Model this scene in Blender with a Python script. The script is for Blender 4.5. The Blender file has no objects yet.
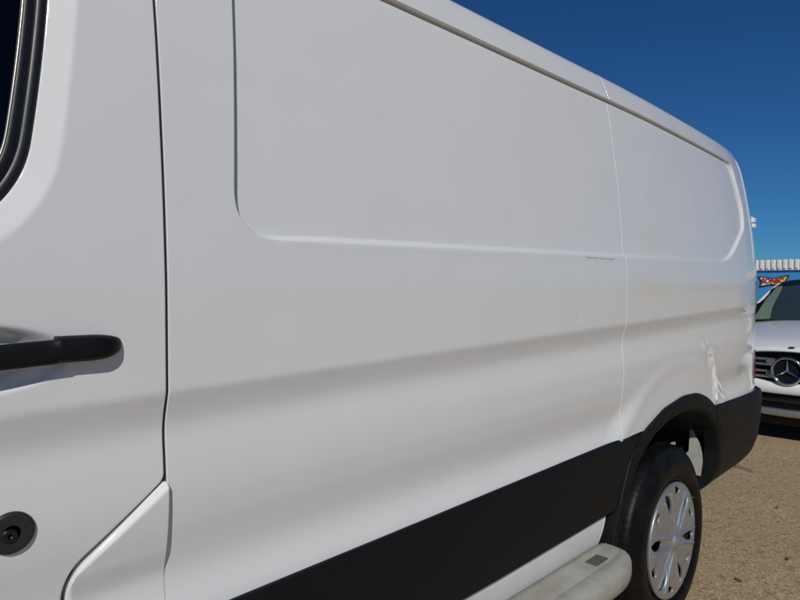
import bpy, bmesh, math, random
import numpy as np
from mathutils import Vector, Matrix
random.seed(4); np.random.seed(4)
R = math.radians
scene = bpy.context.scene
col = scene.collection

# ------------------------------------------------------------------ camera
CAMY = -0.86; CAMZ = 1.32
cd = bpy.data.cameras.new("camera"); cam = bpy.data.objects.new("camera", cd); col.objects.link(cam)
cd.sensor_fit = 'HORIZONTAL'; cd.sensor_width = 36.0
cd.lens = 600.0/800.0*36.0
cd.clip_start = 0.02; cd.clip_end = 3000
yaw = 45.57; pitch = -1.24
d = Vector((math.cos(R(yaw))*math.cos(R(pitch)), math.sin(R(yaw))*math.cos(R(pitch)), math.sin(R(pitch))))
cam.location = (0, CAMY, CAMZ)
cam.rotation_euler = d.to_track_quat('-Z', 'Y').to_euler()
scene.camera = cam

# ------------------------------------------------------------------ sky and sun
SUN = Vector((-0.60, -0.53, 0.62)).normalized()
elev = math.asin(SUN.z)
w = bpy.data.worlds.new("World"); scene.world = w; w.use_nodes = True
nt = w.node_tree; nt.nodes.clear()
sky = nt.nodes.new('ShaderNodeTexSky'); sky.sky_type = 'NISHITA'; sky.sun_disc = False
sky.sun_elevation = elev; sky.sun_rotation = math.atan2(SUN.x, SUN.y)
sky.altitude = 1500; sky.air_density = 1.0; sky.dust_density = 0.1; sky.ozone_density = 6.0
bg = nt.nodes.new('ShaderNodeBackground'); bg.inputs[1].default_value = 0.053
wo = nt.nodes.new('ShaderNodeOutputWorld')
tint = nt.nodes.new('ShaderNodeMix'); tint.data_type = 'RGBA'; tint.blend_type = 'MULTIPLY'; tint.inputs[0].default_value = 1.0
tint.inputs[7].default_value = (0.28, 0.67, 0.96, 1)          # deep clear desert blue, the same over the whole sky
nt.links.new(sky.outputs[0], tint.inputs[6]); nt.links.new(tint.outputs[2], bg.inputs[0]); nt.links.new(bg.outputs[0], wo.inputs[0])
sl = bpy.data.lights.new("sun", 'SUN'); sl.energy = 2.8; sl.angle = R(0.53); sl.color = (1.0, 0.975, 0.915)
so = bpy.data.objects.new("sun", sl); col.objects.link(so)
so.rotation_euler = SUN.to_track_quat('Z', 'Y').to_euler()
scene.view_settings.view_transform = 'Standard'; scene.view_settings.look = 'None'
scene.view_settings.exposure = -0.10; scene.view_settings.gamma = 1.0
scene.render.engine = 'CYCLES'
scene.render.resolution_x = 1024; scene.render.resolution_y = 768

# ------------------------------------------------------------------ materials
class NT:
    def __init__(s, name):
        s.m = bpy.data.materials.new(name); s.m.use_nodes = True; s.t = s.m.node_tree
        s.b = s.t.nodes['Principled BSDF']; s.out = s.t.nodes['Material Output']
    def n(s, typ, **kw):
        x = s.t.nodes.new(typ)
        for k, v in kw.items(): setattr(x, k, v)
        return x
    def l(s, a, b): s.t.links.new(a, b)
    def set(s, **kw):
        for k, v in kw.items():
            i = s.b.inputs[k.replace('_', ' ')]
            if isinstance(v, (int, float)): i.default_value = v
            else: i.default_value = (v[0], v[1], v[2], 1.0)
    def coord(s):
        return s.n('ShaderNodeTexCoord').outputs['Object']
    def noise(s, scale, detail=3, rough=0.5, vec=None, dist=0.0):
        x = s.n('ShaderNodeTexNoise'); x.inputs['Scale'].default_value = scale
        x.inputs['Detail'].default_value = detail; x.inputs['Roughness'].default_value = rough
        x.inputs['Distortion'].default_value = dist
        s.l(vec if vec is not None else s.coord(), x.inputs['Vector'])
        return x.outputs['Fac']
    def ramp(s, fac, stops):
        x = s.n('ShaderNodeValToRGB'); e = x.color_ramp.elements
        while len(e) < len(stops): e.new(0.5)
        for i, (p, c) in enumerate(stops):
            e[i].position = p; c = c if isinstance(c, (tuple, list)) else (c, c, c)
            e[i].color = (c[0], c[1], c[2], 1)
        s.l(fac, x.inputs['Fac']); return x.outputs['Color']
    def math(s, op, a, b=None, c=None):
        x = s.n('ShaderNodeMath', operation=op)
        for i, v in enumerate((a, b, c)):
            if v is None: continue
            if isinstance(v, (int, float)): x.inputs[i].default_value = v
            else: s.l(v, x.inputs[i])
        return x.outputs[0]
    def mix(s, fac, a, b):
        x = s.n('ShaderNodeMix', data_type='RGBA')
        for key, v in ((0, fac), (6, a), (7, b)):
            if isinstance(v, (int, float)): x.inputs[key].default_value = v
            elif isinstance(v, (tuple, list)): x.inputs[key].default_value = (v[0], v[1], v[2], 1)
            else: s.l(v, x.inputs[key])
        return x.outputs[2]
    def bump(s, h, strength, dist=0.01, prev=None):
        x = s.n('ShaderNodeBump'); x.inputs['Strength'].default_value = strength
        x.inputs['Distance'].default_value = dist; s.l(h, x.inputs['Height'])
        if prev is not None: s.l(prev, x.inputs['Normal'])
        return x.outputs['Normal']
    def box(s, x0, x1, z0, z1, soft):
        """soft edged rectangle mask in object x,z"""
        sep = s.n('ShaderNodeSeparateXYZ'); s.l(s.coord(), sep.inputs[0])
        def ss(v, a, b):
            mr = s.n('ShaderNodeMapRange', interpolation_type='SMOOTHSTEP')
            s.l(v, mr.inputs[0]); mr.inputs[1].default_value = a; mr.inputs[2].default_value = b
            return mr.outputs[0]
        a = s.math('MULTIPLY', ss(sep.outputs[0], x0-soft, x0+soft), ss(sep.outputs[0], x1+soft, x1-soft))
        b = s.math('MULTIPLY', ss(sep.outputs[2], z0-soft, z0+soft), ss(sep.outputs[2], z1+soft, z1-soft))
        return s.math('MULTIPLY', a, b)

def paint(name, colr=(0.80, 0.80, 0.79), dirty=0.05, marks=False):
    k = NT(name); k.b.inputs['Specular IOR Level'].default_value = 0.15
    k.set(Roughness=0.38, Coat_Weight=1.0, Coat_Roughness=0.03, Coat_IOR=1.5)
    n1 = k.noise(3.0, 6, 0.6); n2 = k.noise(60, 3, 0.6)
    dust = k.ramp(k.math('MULTIPLY_ADD', n2, 0.25, k.math('MULTIPLY', n1, 0.75)), [(0.42, 0.0), (0.72, 1.0)])
    c = k.mix(k.math('MULTIPLY', dust, dirty), colr, (0.46, 0.40, 0.33))
    sp = k.ramp(k.noise(420, 1, 0.5), [(0.745, 0.0), (0.77, 1.0)])
    c = k.mix(k.math('MULTIPLY', sp, 0.13), c, (0.18, 0.15, 0.12))
    if marks:
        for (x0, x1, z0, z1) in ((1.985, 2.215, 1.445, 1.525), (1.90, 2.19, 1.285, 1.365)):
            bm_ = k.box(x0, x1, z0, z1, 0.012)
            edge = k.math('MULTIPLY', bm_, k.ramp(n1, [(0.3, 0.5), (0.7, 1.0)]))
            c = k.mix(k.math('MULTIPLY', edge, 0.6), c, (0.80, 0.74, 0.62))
        sc = k.box(1.60, 1.775, 1.4035, 1.4075, 0.0012)
        mp = k.n('ShaderNodeMapping'); mp.inputs['Scale'].default_value = (60, 1, 330); k.l(k.coord(), mp.inputs['Vector'])
        sn = k.ramp(k.noise(1.0, 4, 0.75, mp.outputs[0]), [(0.44, 0.0), (0.50, 1.0)])
        c = k.mix(k.math('MULTIPLY', k.math('MULTIPLY', sc, sn), 0.55), c, (0.10, 0.09, 0.08))
        # rust tinted run marks and grime towards the dented arch
        g = k.box(2.58, 2.77, 0.84, 1.09, 0.03)
        gn = k.ramp(k.noise(38, 5, 0.7), [(0.52, 0.0), (0.66, 1.0)])
        c = k.mix(k.math('MULTIPLY', k.math('MULTIPLY', g, gn), 0.25), c, (0.35, 0.30, 0.26))
    k.l(c, k.b.inputs['Base Color'])
    rr = k.n('ShaderNodeMapRange'); k.l(dust, rr.inputs[0]); rr.inputs[3].default_value = 0.02; rr.inputs[4].default_value = 0.09
    k.l(rr.outputs[0], k.b.inputs['Coat Roughness'])
    nb = k.bump(k.noise(5.0, 2, 0.4), 0.10, 0.02); nb2 = k.bump(k.noise(700, 2, 0.5), 0.05, 0.0006, nb)
    k.l(nb2, k.b.inputs['Coat Normal'])
    k.l(nb, k.b.inputs['Normal'])
    return k.m

def plain(name, c, rough=0.5, metal=0.0, coat=0.0, nscale=40, var=0.15, bump=0.0, bscale=300, bd=0.001, spec=0.5):
    k = NT(name); k.set(Roughness=rough, Metallic=metal, Coat_Weight=coat); k.b.inputs['Specular IOR Level'].default_value = spec
    n = k.noise(nscale, 5, 0.6)
    k.l(k.mix(n, tuple(x*(1-var) for x in c), tuple(min(1, x*(1+var)) for x in c)), k.b.inputs['Base Color'])
    rg = k.n('ShaderNodeMapRange'); k.l(n, rg.inputs[0]); rg.inputs[3].default_value = rough*0.85; rg.inputs[4].default_value = min(1, rough*1.15)
    k.l(rg.outputs[0], k.b.inputs['Roughness'])
    if bump: k.l(k.bump(k.noise(bscale, 3, 0.6), bump, bd), k.b.inputs['Normal'])
    return k.m

M = {}
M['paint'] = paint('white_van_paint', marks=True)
M['paint_sill'] = paint('dusty_white_van_paint', (0.78, 0.775, 0.76), 0.35)
M['clad'] = plain('black_textured_plastic', (0.0065, 0.0068, 0.0074), 0.55, nscale=12, var=0.25, bump=0.25, bscale=900, bd=0.0006, spec=0.22)
M['handle'] = plain('black_handle_plastic', (0.006, 0.006, 0.0065), 0.5, spec=0.25, nscale=30, var=0.2, bump=0.3, bscale=1200, bd=0.0004)
M['rubber'] = plain('window_rubber', (0.012, 0.012, 0.013), 0.42, nscale=60, var=0.3)
M['trimline'] = plain('window_bright_bead', (0.42, 0.40, 0.36), 0.3, metal=0.6)
M['dark'] = plain('dark_cavity_metal', (0.02, 0.02, 0.021), 0.8)
M['primer'] = plain('dusty_inner_metal', (0.42, 0.41, 0.37), 0.7, nscale=18, var=0.35)
M['chrome'] = plain('chrome', (0.75, 0.76, 0.78), 0.12, metal=1.0, var=0.05)
M['red_lens'] = plain('red_lamp_lens', (0.13, 0.006, 0.02), 0.15, coat=1.0)
M['interior'] = plain('cab_interior_fabric', (0.03, 0.03, 0.033), 0.9)

k = NT('tyre_rubber'); k.set(Roughness=0.45)
k.b.inputs['Specular IOR Level'].default_value = 0.16
k.l(k.mix(k.ramp(k.noise(14, 6, 0.65), [(0.45, 0.0), (0.75, 1.0)]), (0.004, 0.004, 0.0043), (0.013, 0.012, 0.010)), k.b.inputs['Base Color'])
k.l(k.bump(k.noise(260, 3, 0.6), 0.2, 0.001), k.b.inputs['Normal']); M['tyre'] = k.m

k = NT('silver_wheel_cover'); k.set(Roughness=0.36, Metallic=0.70, Coat_Weight=0.4)
k.b.inputs['Coat Roughness'].default_value = 0.12
k.l(k.mix(k.ramp(k.noise(30, 6, 0.7), [(0.52, 0.0), (0.80, 0.45)]), (0.43, 0.435, 0.445), (0.15, 0.13, 0.11)), k.b.inputs['Base Color'])
M['cover'] = k.m

k = NT('dirty_step_paint'); k.set(Roughness=0.55, Coat_Weight=0.1)
n1 = k.noise(9, 8, 0.72); n2 = k.noise(70, 5, 0.7)
c = k.mix(k.ramp(n1, [(0.35, 0.0), (0.80, 0.9)]), (0.44, 0.425, 0.365), (0.24, 0.215, 0.17))
c = k.mix(k.ramp(n2, [(0.60, 0.0), (0.76, 0.6)]), c, (0.14, 0.125, 0.10))
k.l(c, k.b.inputs['Base Color']); k.l(k.bump(n2, 0.2, 0.001), k.b.inputs['Normal']); M['step'] = k.m

def glass(name, tint, gl=0.03):
    k = NT(name); k.t.nodes.remove(k.b)
    tr = k.n('ShaderNodeBsdfTransparent'); tr.inputs[0].default_value = (*tint, 1)
    g = k.n('ShaderNodeBsdfGlossy'); g.inputs['Roughness'].default_value = gl
    fr = k.n('ShaderNodeFresnel'); fr.inputs[0].default_value = 1.5
    mx = k.n('ShaderNodeMixShader'); k.l(fr.outputs[0], mx.inputs[0]); k.l(tr.outputs[0], mx.inputs[1]); k.l(g.outputs[0], mx.inputs[2])
    k.l(mx.outputs[0], k.out.inputs[0]); return k.m
M['glass'] = glass('tinted_side_glass', (0.22, 0.26, 0.26))
M['windscreen'] = glass('windscreen_glass', (0.62, 0.70, 0.66))

k = NT('tan_aggregate_asphalt'); k.set(Roughness=0.9)
k.b.inputs['Specular IOR Level'].default_value = 0.3
big = k.noise(0.8, 6, 0.6); mid = k.noise(14, 5, 0.65)
v = k.n('ShaderNodeTexVoronoi'); v.inputs['Scale'].default_value = 135; k.l(k.coord(), v.inputs['Vector'])
v2 = k.n('ShaderNodeTexVoronoi'); v2.inputs['Scale'].default_value = 48; k.l(k.coord(), v2.inputs['Vector'])
sp = k.n('ShaderNodeSeparateColor'); k.l(v.outputs['Color'], sp.inputs[0])
sp2 = k.n('ShaderNodeSeparateColor'); k.l(v2.outputs['Color'], sp2.inputs[0])
c = k.ramp(sp.outputs[0], [(0.0, (0.200, 0.145, 0.081)), (0.25, (0.370, 0.263, 0.149)), (0.62, (0.454, 0.332, 0.184)), (0.9, (0.524, 0.388, 0.220)), (1.0, (0.739, 0.595, 0.369))])
c = k.mix(k.ramp(sp2.outputs[1], [(0.90, 0.0), (0.93, 0.65)]), c, (0.185, 0.132, 0.077))
c = k.mix(k.ramp(mid, [(0.35, 0.0), (0.7, 0.32)]), c, (0.524, 0.374, 0.205))
c = k.mix(k.ramp(big, [(0.40, 0.0), (0.62, 0.30)]), c, (0.293, 0.215, 0.124))
# oil drips and a few stains with a shape of their own
st = k.ramp(k.noise(2.6, 3, 0.5, dist=0.6), [(0.69, 0.0), (0.73, 0.55)])
c = k.mix(st, c, (0.116, 0.083, 0.051))
k.l(c, k.b.inputs['Base Color'])
hb = k.math('MULTIPLY_ADD', v.outputs['Distance'], -1.0, k.math('MULTIPLY', mid, 0.6))
k.l(k.bump(hb, 0.38, 0.005), k.b.inputs['Normal']); M['ground'] = k.m
M['stone'] = plain('pebble_stone', (0.30, 0.26, 0.21), 0.9, nscale=90, var=0.4)
M['leaf'] = plain('dry_leaf', (0.20, 0.13, 0.06), 0.85, nscale=90, var=0.4)
M['bluewall'] = plain('sky_blue_wall_paint', (0.04, 0.27, 0.62), 0.6, nscale=0.6, var=0.08)
M['whitemetal'] = plain('white_ribbed_metal', (0.74, 0.74, 0.72), 0.5, nscale=1.0, var=0.06)
M['greywall'] = plain('grey_block_wall', (0.30, 0.29, 0.28), 0.8)
M['navy'] = plain('navy_sign_border', (0.012, 0.025, 0.07), 0.5)
M['sign_white'] = plain('sign_white', (0.80, 0.79, 0.74), 0.4, var=0.04)
M['sign_yellow'] = plain('sign_yellow', (0.83, 0.58, 0.03), 0.4, var=0.04)
M['sign_red'] = plain('sign_red', (0.38, 0.015, 0.02), 0.4, var=0.04)
M['carpaint'] = paint('white_car_paint', (0.80, 0.80, 0.79), 0.06)
M['blackgloss'] = plain('black_gloss_trim', (0.012, 0.012, 0.013), 0.15, coat=0.6)
M['silver'] = plain('silver_bumper_trim', (0.45, 0.45, 0.45), 0.35, metal=0.8)

# ------------------------------------------------------------------ object helpers
def thing(name, label, cat, loc=(0, 0, 0), group=None):
    o = bpy.data.objects.new(name, None); col.objects.link(o); o.location = loc
    o.empty_display_size = 0.3
    o['label'] = label; o['category'] = cat
    if group: o['group'] = group
    return o
bases = {}
def link(name, me, mat, parent=None):
    o = bpy.data.objects.new(name, me); col.objects.link(o)
    if mat is not None and not me.materials: me.materials.append(mat)
    if parent is not None:
        root = parent; off = Vector((0, 0, 0))
        o.parent = parent
        if parent.type == 'EMPTY': o.location = -parent.location     # part geometry is written in world coordinates
    return o
def pydata(name, verts, faces, mat, parent=None, smooth=True):
    me = bpy.data.meshes.new(name)
    me.from_pydata([tuple(v) for v in verts], [], faces); me.update()
    if smooth: me.polygons.foreach_set('use_smooth', [True]*len(me.polygons))
    return link(name, me, mat, parent)
def from_bm(name, bm, mat, parent=None, smooth=False, bevel=0.0, seg=2):
    bmesh.ops.recalc_face_normals(bm, faces=bm.faces)
    me = bpy.data.meshes.new(name); bm.to_mesh(me); bm.free()
    if smooth: me.polygons.foreach_set('use_smooth', [True]*len(me.polygons))
    o = link(name, me, mat, parent)
    if bevel:
        b = o.modifiers.new('b', 'BEVEL'); b.width = bevel; b.segments = seg; b.limit_method = 'ANGLE'; b.angle_limit = R(35)
        me.polygons.foreach_set('use_smooth', [True]*len(me.polygons))
        wn = o.modifiers.new('w', 'WEIGHTED_NORMAL')
    return o
def box(bm, x0, x1, y0, y1, z0, z1):
    vs = [bm.verts.new(p) for p in ((x0,y0,z0),(x1,y0,z0),(x1,y1,z0),(x0,y1,z0),(x0,y0,z1),(x1,y0,z1),(x1,y1,z1),(x0,y1,z1))]
    for f in ((0,3,2,1),(4,5,6,7),(0,1,5,4),(1,2,6,5),(2,3,7,6),(3,0,4,7)): bm.faces.new([vs[i] for i in f])
def revolve(prof, center, segs=96, rfun=None):
    """prof list of (y, r); axis along y"""
    V = []; F = []; n = len(prof)
    for i in range(segs):
        a = 2*math.pi*i/segs
        for j, (yy, rr) in enumerate(prof):
            if rfun: rr = rfun(i, j, rr)
            V.append((center[0]+rr*math.cos(a), center[1]+yy, center[2]+rr*math.sin(a)))
    for i in range(segs):
        k = (i+1) % segs
        for j in range(n-1):
            F.append((i*n+j, i*n+j+1, k*n+j+1, k*n+j))
    return V, F
def tube(pts, rad, segs=8, closed=False):
    V = []; F = []; n = len(pts)
    P = [Vector(p) for p in pts]
    for i in range(n):
        t = (P[(i+1) % n if closed else min(i+1, n-1)]-P[(i-1) % n if closed else max(i-1, 0)]).normalized()
        a = t.cross(Vector((0.013, 1, 0.02))).normalized() if abs(t.y) < 0.95 else t.cross(Vector((1, 0, 0))).normalized()
        b = t.cross(a).normalized()
        for j in range(segs):
            an = 2*math.pi*j/segs; V.append(P[i]+a*rad*math.cos(an)+b*rad*math.sin(an))
    for i in range(n if closed else n-1):
        k = (i+1) % n
        for j in range(segs):
            F.append((i*segs+j, i*segs+(j+1) % segs, k*segs+(j+1) % segs, k*segs+j))
    return V, F

def sm(t): t = np.clip(t, 0, 1); return t*t*(3-2*t)

# ---- 2D signed distance helpers (positive inside) ----
def fillet(pts, rad, n=10):
    out = []; m = len(pts)
    for i in range(m):
        p = np.array(pts[i][:2], float); a = np.array(pts[i-1][:2], float); b = np.array(pts[(i+1) % m][:2], float)
        r = pts[i][2] if len(pts[i]) > 2 else rad
        if r <= 0: out.append(p); continue
        da = a-p; db = b-p; la = np.linalg.norm(da); lb = np.linalg.norm(db); da /= la; db /= lb
        t = min(r, la*0.48, lb*0.48)
        p0 = p+da*t; p1 = p+db*t
        for q in np.linspace(0, 1, n): out.append((1-q)**2*p0+2*q*(1-q)*p+q*q*p1)
    return np.array(out)
def poly_sd(poly):
    P = np.asarray(poly, float); Q = np.roll(P, -1, 0)
    def f(u, s):
        u = np.asarray(u, float); s = np.asarray(s, float); sh = u.shape; x = u.ravel(); y = s.ravel()
        best = np.full(x.shape, 1e9); ins = np.zeros(x.shape, bool)
        for (ax, ay), (bx, by) in zip(P, Q):
            dx, dy = bx-ax, by-ay; L = dx*dx+dy*dy
            if L < 1e-16: continue
            t = np.clip(((x-ax)*dx+(y-ay)*dy)/L, 0, 1)
            dd = (x-ax-t*dx)**2+(y-ay-t*dy)**2
            np.minimum(best, dd, out=best)
            c = ((ay > y) != (by > y))
            if dy != 0: ins ^= c & (x < (bx-ax)*(y-ay)/dy+ax)
        dd = np.sqrt(best); return np.where(ins, dd, -dd).reshape(sh)
    return f
def line_d(poly, x, y):
    best = np.full(np.shape(x), 1e9)
    for (ax, ay), (bx, by) in zip(poly[:-1], poly[1:]):
        dx, dy = bx-ax, by-ay; t = np.clip(((x-ax)*dx+(y-ay)*dy)/(dx*dx+dy*dy), 0, 1)
        best = np.minimum(best, np.hypot(x-ax-t*dx, y-ay-t*dy))
    return best

def panel(name, us, ss, sd, surf, mat, parent, r=0.0015, wall=0.012, nf=3, flip=False):
    """sheet over the (u,s) grid clipped to sd>r, with a rolled edge of radius r and a return wall"""
    us = np.asarray(us); ss = np.asarray(ss); U, S = np.meshgrid(us, ss, indexing='ij')
    D = sd(U, S)-r; nu, ns = U.shape
    inside = D > 0
    cnt = inside[:-1, :-1].astype(int)+inside[1:, :-1]+inside[1:, 1:]+inside[:-1, 1:]
    used = np.zeros(U.shape, bool)
    idx = -np.ones(U.shape, int)
    idx[inside] = np.arange(inside.sum())
    vu = list(U[inside]); vs = list(S[inside]); faces = []
    ii, jj = np.nonzero(cnt == 4)
    q = np.stack([idx[ii, jj], idx[ii+1, jj], idx[ii+1, jj+1], idx[ii, jj+1]], 1); faces = q.tolist()
    ecache = {}
    ii, jj = np.nonzero((cnt > 0) & (cnt < 4))
    for i, j in zip(ii.tolist(), jj.tolist()):
        cs = [(i, j), (i+1, j), (i+1, j+1), (i, j+1)]; out = []
        for k in range(4):
            a = cs[k]; b = cs[(k+1) % 4]; da = D[a]; db = D[b]
            if da > 0: out.append(int(idx[a]))
            if (da > 0) != (db > 0):
                key = (a, b) if a < b else (b, a)
                if key not in ecache:
                    t = da/(da-db)
                    ecache[key] = len(vu)
                    vu.append(U[a]+(U[b]-U[a])*t); vs.append(S[a]+(S[b]-S[a])*t)
                out.append(ecache[key])
        if len(out) >= 3: faces.append(out)
    vu = np.array(vu); vs = np.array(vs)
    n0 = len(vu)
    # boundary edges
    ed = {}
    for f in faces:
        for a, b in zip(f, f[1:]+f[:1]):
            k = (a, b) if a < b else (b, a)
            if k in ed: ed[k] = None
            else: ed[k] = (a, b)
    be = [e for e in ed.values() if e is not None]
    bv = sorted({v for e in be for v in e}); bi = {v: i for i, v in enumerate(bv)}
    bu = vu[bv]; bs = vs[bv]; h = 5e-4
    gu = (sd(bu+h, bs)-sd(bu-h, bs)); gs = (sd(bu, bs+h)-sd(bu, bs-h)); gl = np.hypot(gu, gs)+1e-12
    gu /= gl; gs /= gl
    X = [surf(vu, vs, np.zeros(n0))]
    for k in range(1, nf+1):
        a = math.pi/2*k/nf
        X.append(surf(bu-gu*r*math.sin(a), bs-gs*r*math.sin(a), np.full(len(bu), r*(1-math.cos(a)))))
    X.append(surf(bu-gu*r, bs-gs*r, np.full(len(bu), r+wall)))
    m = len(bv)
    lay = [bv]+[[n0+kk*m+i for i in range(m)] for kk in range(nf+1)]
    for (a, b) in be:
        for kk in range(nf+1):
            faces.append([lay[kk][bi[b]], lay[kk][bi[a]], lay[kk+1][bi[a]], lay[kk+1][bi[b]]]) if kk else \
                faces.append([b, a, lay[1][bi[a]], lay[1][bi[b]]])
    V = np.concatenate(X)
    if not flip: faces = [f[::-1] for f in faces] if False else faces
    return pydata(name, V.tolist(), faces, mat, parent)

def spaced(a, b, step, dense=()):
    """grid lines from a to b with dense zones (lo, hi, step)"""
    out = [a]; x = a
    while x < b-1e-9:
        st = step
        for lo, hi, s in dense:
            if lo-1e-9 <= x < hi: st = min(st, s)
            elif x < lo < x+st: st = max(min(st, lo-x), 1e-4)
        x = min(b, x+st); out.append(x)
    return np.array(out)

# ------------------------------------------------------------------ van surface
YC = 1.0
def catmull(P, n=60):
    P = np.array(P, float); Q = np.vstack([2*P[0]-P[1], P, 2*P[-1]-P[-2]]); out = []
    for i in range(1, len(Q)-2):
        p0, p1, p2, p3 = Q[i-1:i+3]
        d1 = np.linalg.norm(p1-p0)**.5+1e-9; d2 = np.linalg.norm(p2-p1)**.5+1e-9; d3 = np.linalg.norm(p3-p2)**.5+1e-9
        m1 = (p2-p1)-0*(p1); m1 = (p1-p0)/d1-(p2-p0)/(d1+d2)+(p2-p1)/d2; m2 = (p2-p1)/d2-(p3-p1)/(d2+d3)+(p3-p2)/d3
        m1 = m1*d2; m2 = m2*d2
        for t in np.linspace(0, 1, n, endpoint=False):
            out.append((2*t**3-3*t**2+1)*p1+(t**3-2*t**2+t)*m1+(-2*t**3+3*t**2)*p2+(t**3-t**2)*m2)
    out.append(P[-1]); return np.array(out)
PL = catmull([(-1.3, .06), (-1.0, .022), (-.6, .004), (-.2, 0), (.6, 0), (1.6, 0), (2.6, 0), (3.0, .004), (3.2, .014), (3.38, .036), (3.475, .063), (3.538, .115), (3.565, .20), (3.575, .40), (3.58, .7), (3.58, 1.0)])
seg = np.hypot(*np.diff(PL, axis=0).T); PU = np.concatenate([[0], np.cumsum(seg)])
PU = PU-np.interp(0.0, PL[:, 0], PU)                    # u = 0 under the camera, equal to x along the flank
UEND = PU[-1]
def plan(u): return np.interp(u, PU, PL[:, 0]), np.interp(u, PU, PL[:, 1])
def gsm(a, sig):
    k = int(sig*4)+1; kx = np.arange(-k, k+1); g = np.exp(-kx**2/(2*sig*sig)); g /= g.sum()
    return np.convolve(np.pad(a, k, mode='edge'), g, 'valid')
up = [(.3, 0), (1.33, 0), (1.40, .003), (1.5, .009), (1.6, .018), (1.7, .029), (1.82, .046), (1.925, .064)]
rf = [(.064, 1.925), (.078, 1.965), (.0905, 1.998), (.098, 2.011), (.112, 2.0215), (.15, 2.033), (.27, 2.048), (.45, 2.060), (.7, 2.07), (1.0, 2.073)]
sv = []; iv = []; zv = []
for (a, b) in up: sv.append(a); iv.append(b); zv.append(a)
for (p, q) in zip(rf[:-1], rf[1:]):
    sv.append(sv[-1]+math.hypot(q[0]-p[0], q[1]-p[1])); iv.append(q[0]); zv.append(q[1])
SG = np.arange(.3, sv[-1], .001); SEND = SG[-1]
IG = gsm(np.interp(SG, sv, iv), 18); ZG = gsm(np.interp(SG, sv, zv)-SG, 18)+SG
I5 = gsm(np.interp(SG, sv, iv), 4); Z5 = gsm(np.interp(SG, sv, zv)-SG, 4)+SG; bl = np.clip((SG-1.90)/.04, 0, 1)
IG += (I5-IG)*bl; ZG += (Z5-ZG)*bl
TG = np.arange(-.7, 1.2, .001)
AG = gsm(np.interp(TG, [-.7, -.17, -.12, -.075, -.048, -.029, .0, .020, 1.2], [.0055, .0055, .0070, .0122, .0150, .0150, .0064, 0, 0]), 3.2)
AS = gsm(AG, 12); AG = AS+(AG-AS)*np.clip((TG+.006)/.012, 0, 1)
LGs = np.arange(.3, 3.2, .001)
LG = gsm(np.interp(LGs, [.3, .80, .83, .858, .880, .900, .925, .96, 1.0, 1.07, 3.2], [.004, .006, .0095, .0170, .0205, .0200, .0160, .0090, .0040, 0, 0]), 8)
WX, WZ = 2.33, .356
recess = poly_sd(fillet([(.507, 1.928, .02), (.478, 1.398, .085), (2.86, 1.428, .10), (3.155, 1.60, .06), (3.185, 1.70, .06), (3.115, 1.928, .05)], .06, 12))
dent1 = [(2.585, 1.10), (2.64, 1.055), (2.685, .99), (2.705, .93), (2.725, .86)]
dent2 = [(2.98, 1.285), (3.05, 1.262), (3.11, 1.232), (3.20, 1.228)]
dings = [(1.55, 1.229, .0065, .0010), (1.56, 1.135, .006, .0007), (2.4, 1.25, .0065, .0009)]
def hnoise(x, y, f, sd):
    rs = np.random.RandomState(sd); o = 0
    for i in range(5):
        a, b, p = rs.uniform(-1, 1), rs.uniform(-1, 1), rs.uniform(0, 6.3)
        o = o+np.sin(f*(1+.7*i)*(a*x+b*y)+p)/(1+.5*i)
    return o/2.2
def side_inset(u, s):
    x, _ = plan(u)
    fade = 1-.6*sm((u-3.1)/.35)
    zc = 1.146+.024*(u-.36)
    i = np.interp(s, SG, IG)+(np.interp(s-zc, TG, AG)+np.interp(s, LGs, LG))*fade
    # wheel arch shoulder
    r = np.hypot(u-WX, (s-WZ))
    wv = sm((.765-r)/.12)*sm((1.12-s)/.07)
    i = i*(1-wv)+.010*wv-.0022*np.exp(-((r-.675)/.028)**2)*sm((1.10-s)/.06)
    # recessed load bay panel
    sd = recess(u, s)
    wd = .006+.007*sm((u-.49)/.20)*sm((1.90-s)/.06)
    i = i+.0105*sm((sd+.001)/wd)
    i = i+.008*np.exp(-((s-1.9235)/.0030)**2)*sm((u-.53)/.03)*sm((3.06-u)/.04)
    # rolled lip around the recess
    i = i-.0004*np.exp(-((sd+.006)/.006)**2)*(u > .56)
    # seams
    i = i-.0032*np.exp(-((u-3.30-.03*(s-1.45))/.0045)**2)*sm((s-1.38)/.1)*sm((1.99-s)/.03)
    # dents
    mask = (u > 2.4) & (u < 2.9) & (s < 1.25)
    d1 = line_d(dent1, u, s); n = .6*hnoise(u, s, 48, 3)+.7*hnoise(u, s, 120, 7)
    amp = sm((1.12-s)/.08)
    i = i+np.where(mask, amp*(.0088*np.exp(-(d1/.011)**2)*(1+.9*n)-.0045*np.exp(-((d1-.021)/.009)**2)*(1+.7*hnoise(u, s, 60, 5))), 0)
    d2 = line_d(dent2, u, s)
    i = i+np.where((u > 2.85) & (u < 3.4), .0012*np.exp(-(d2/.010)**2)*(1+.4*hnoise(u, s, 40, 8))-.0009*np.exp(-((d2-.016)/.008)**2), 0)
    for (a, b, rr, dd) in dings: i = i+dd*np.exp(-((u-a)**2*.35+(s-b)**2)/rr**2)
    # very slight panel waviness of a used van
    i = i+.00045*hnoise(u*1.0, s*1.6, 5.5, 9)+.0002*hnoise(u, s, 17, 11)
    return i
def place(u, s, i):
    px, py = plan(u); cx = np.clip(px, -.6, 2.6)
    z = np.interp(s, SG, ZG)
    z = z-.030*sm((px-1.9)/1.6)*np.clip((s-1.5)/.43, 0, 1)
    # windscreen side: roof falls off ahead of the cab
    return np.stack([px+(cx-px)*i, py+(YC-py)*i, z], -1)
def surf_body(u, s, e): return place(u, s, side_inset(u, s)+e)

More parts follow.
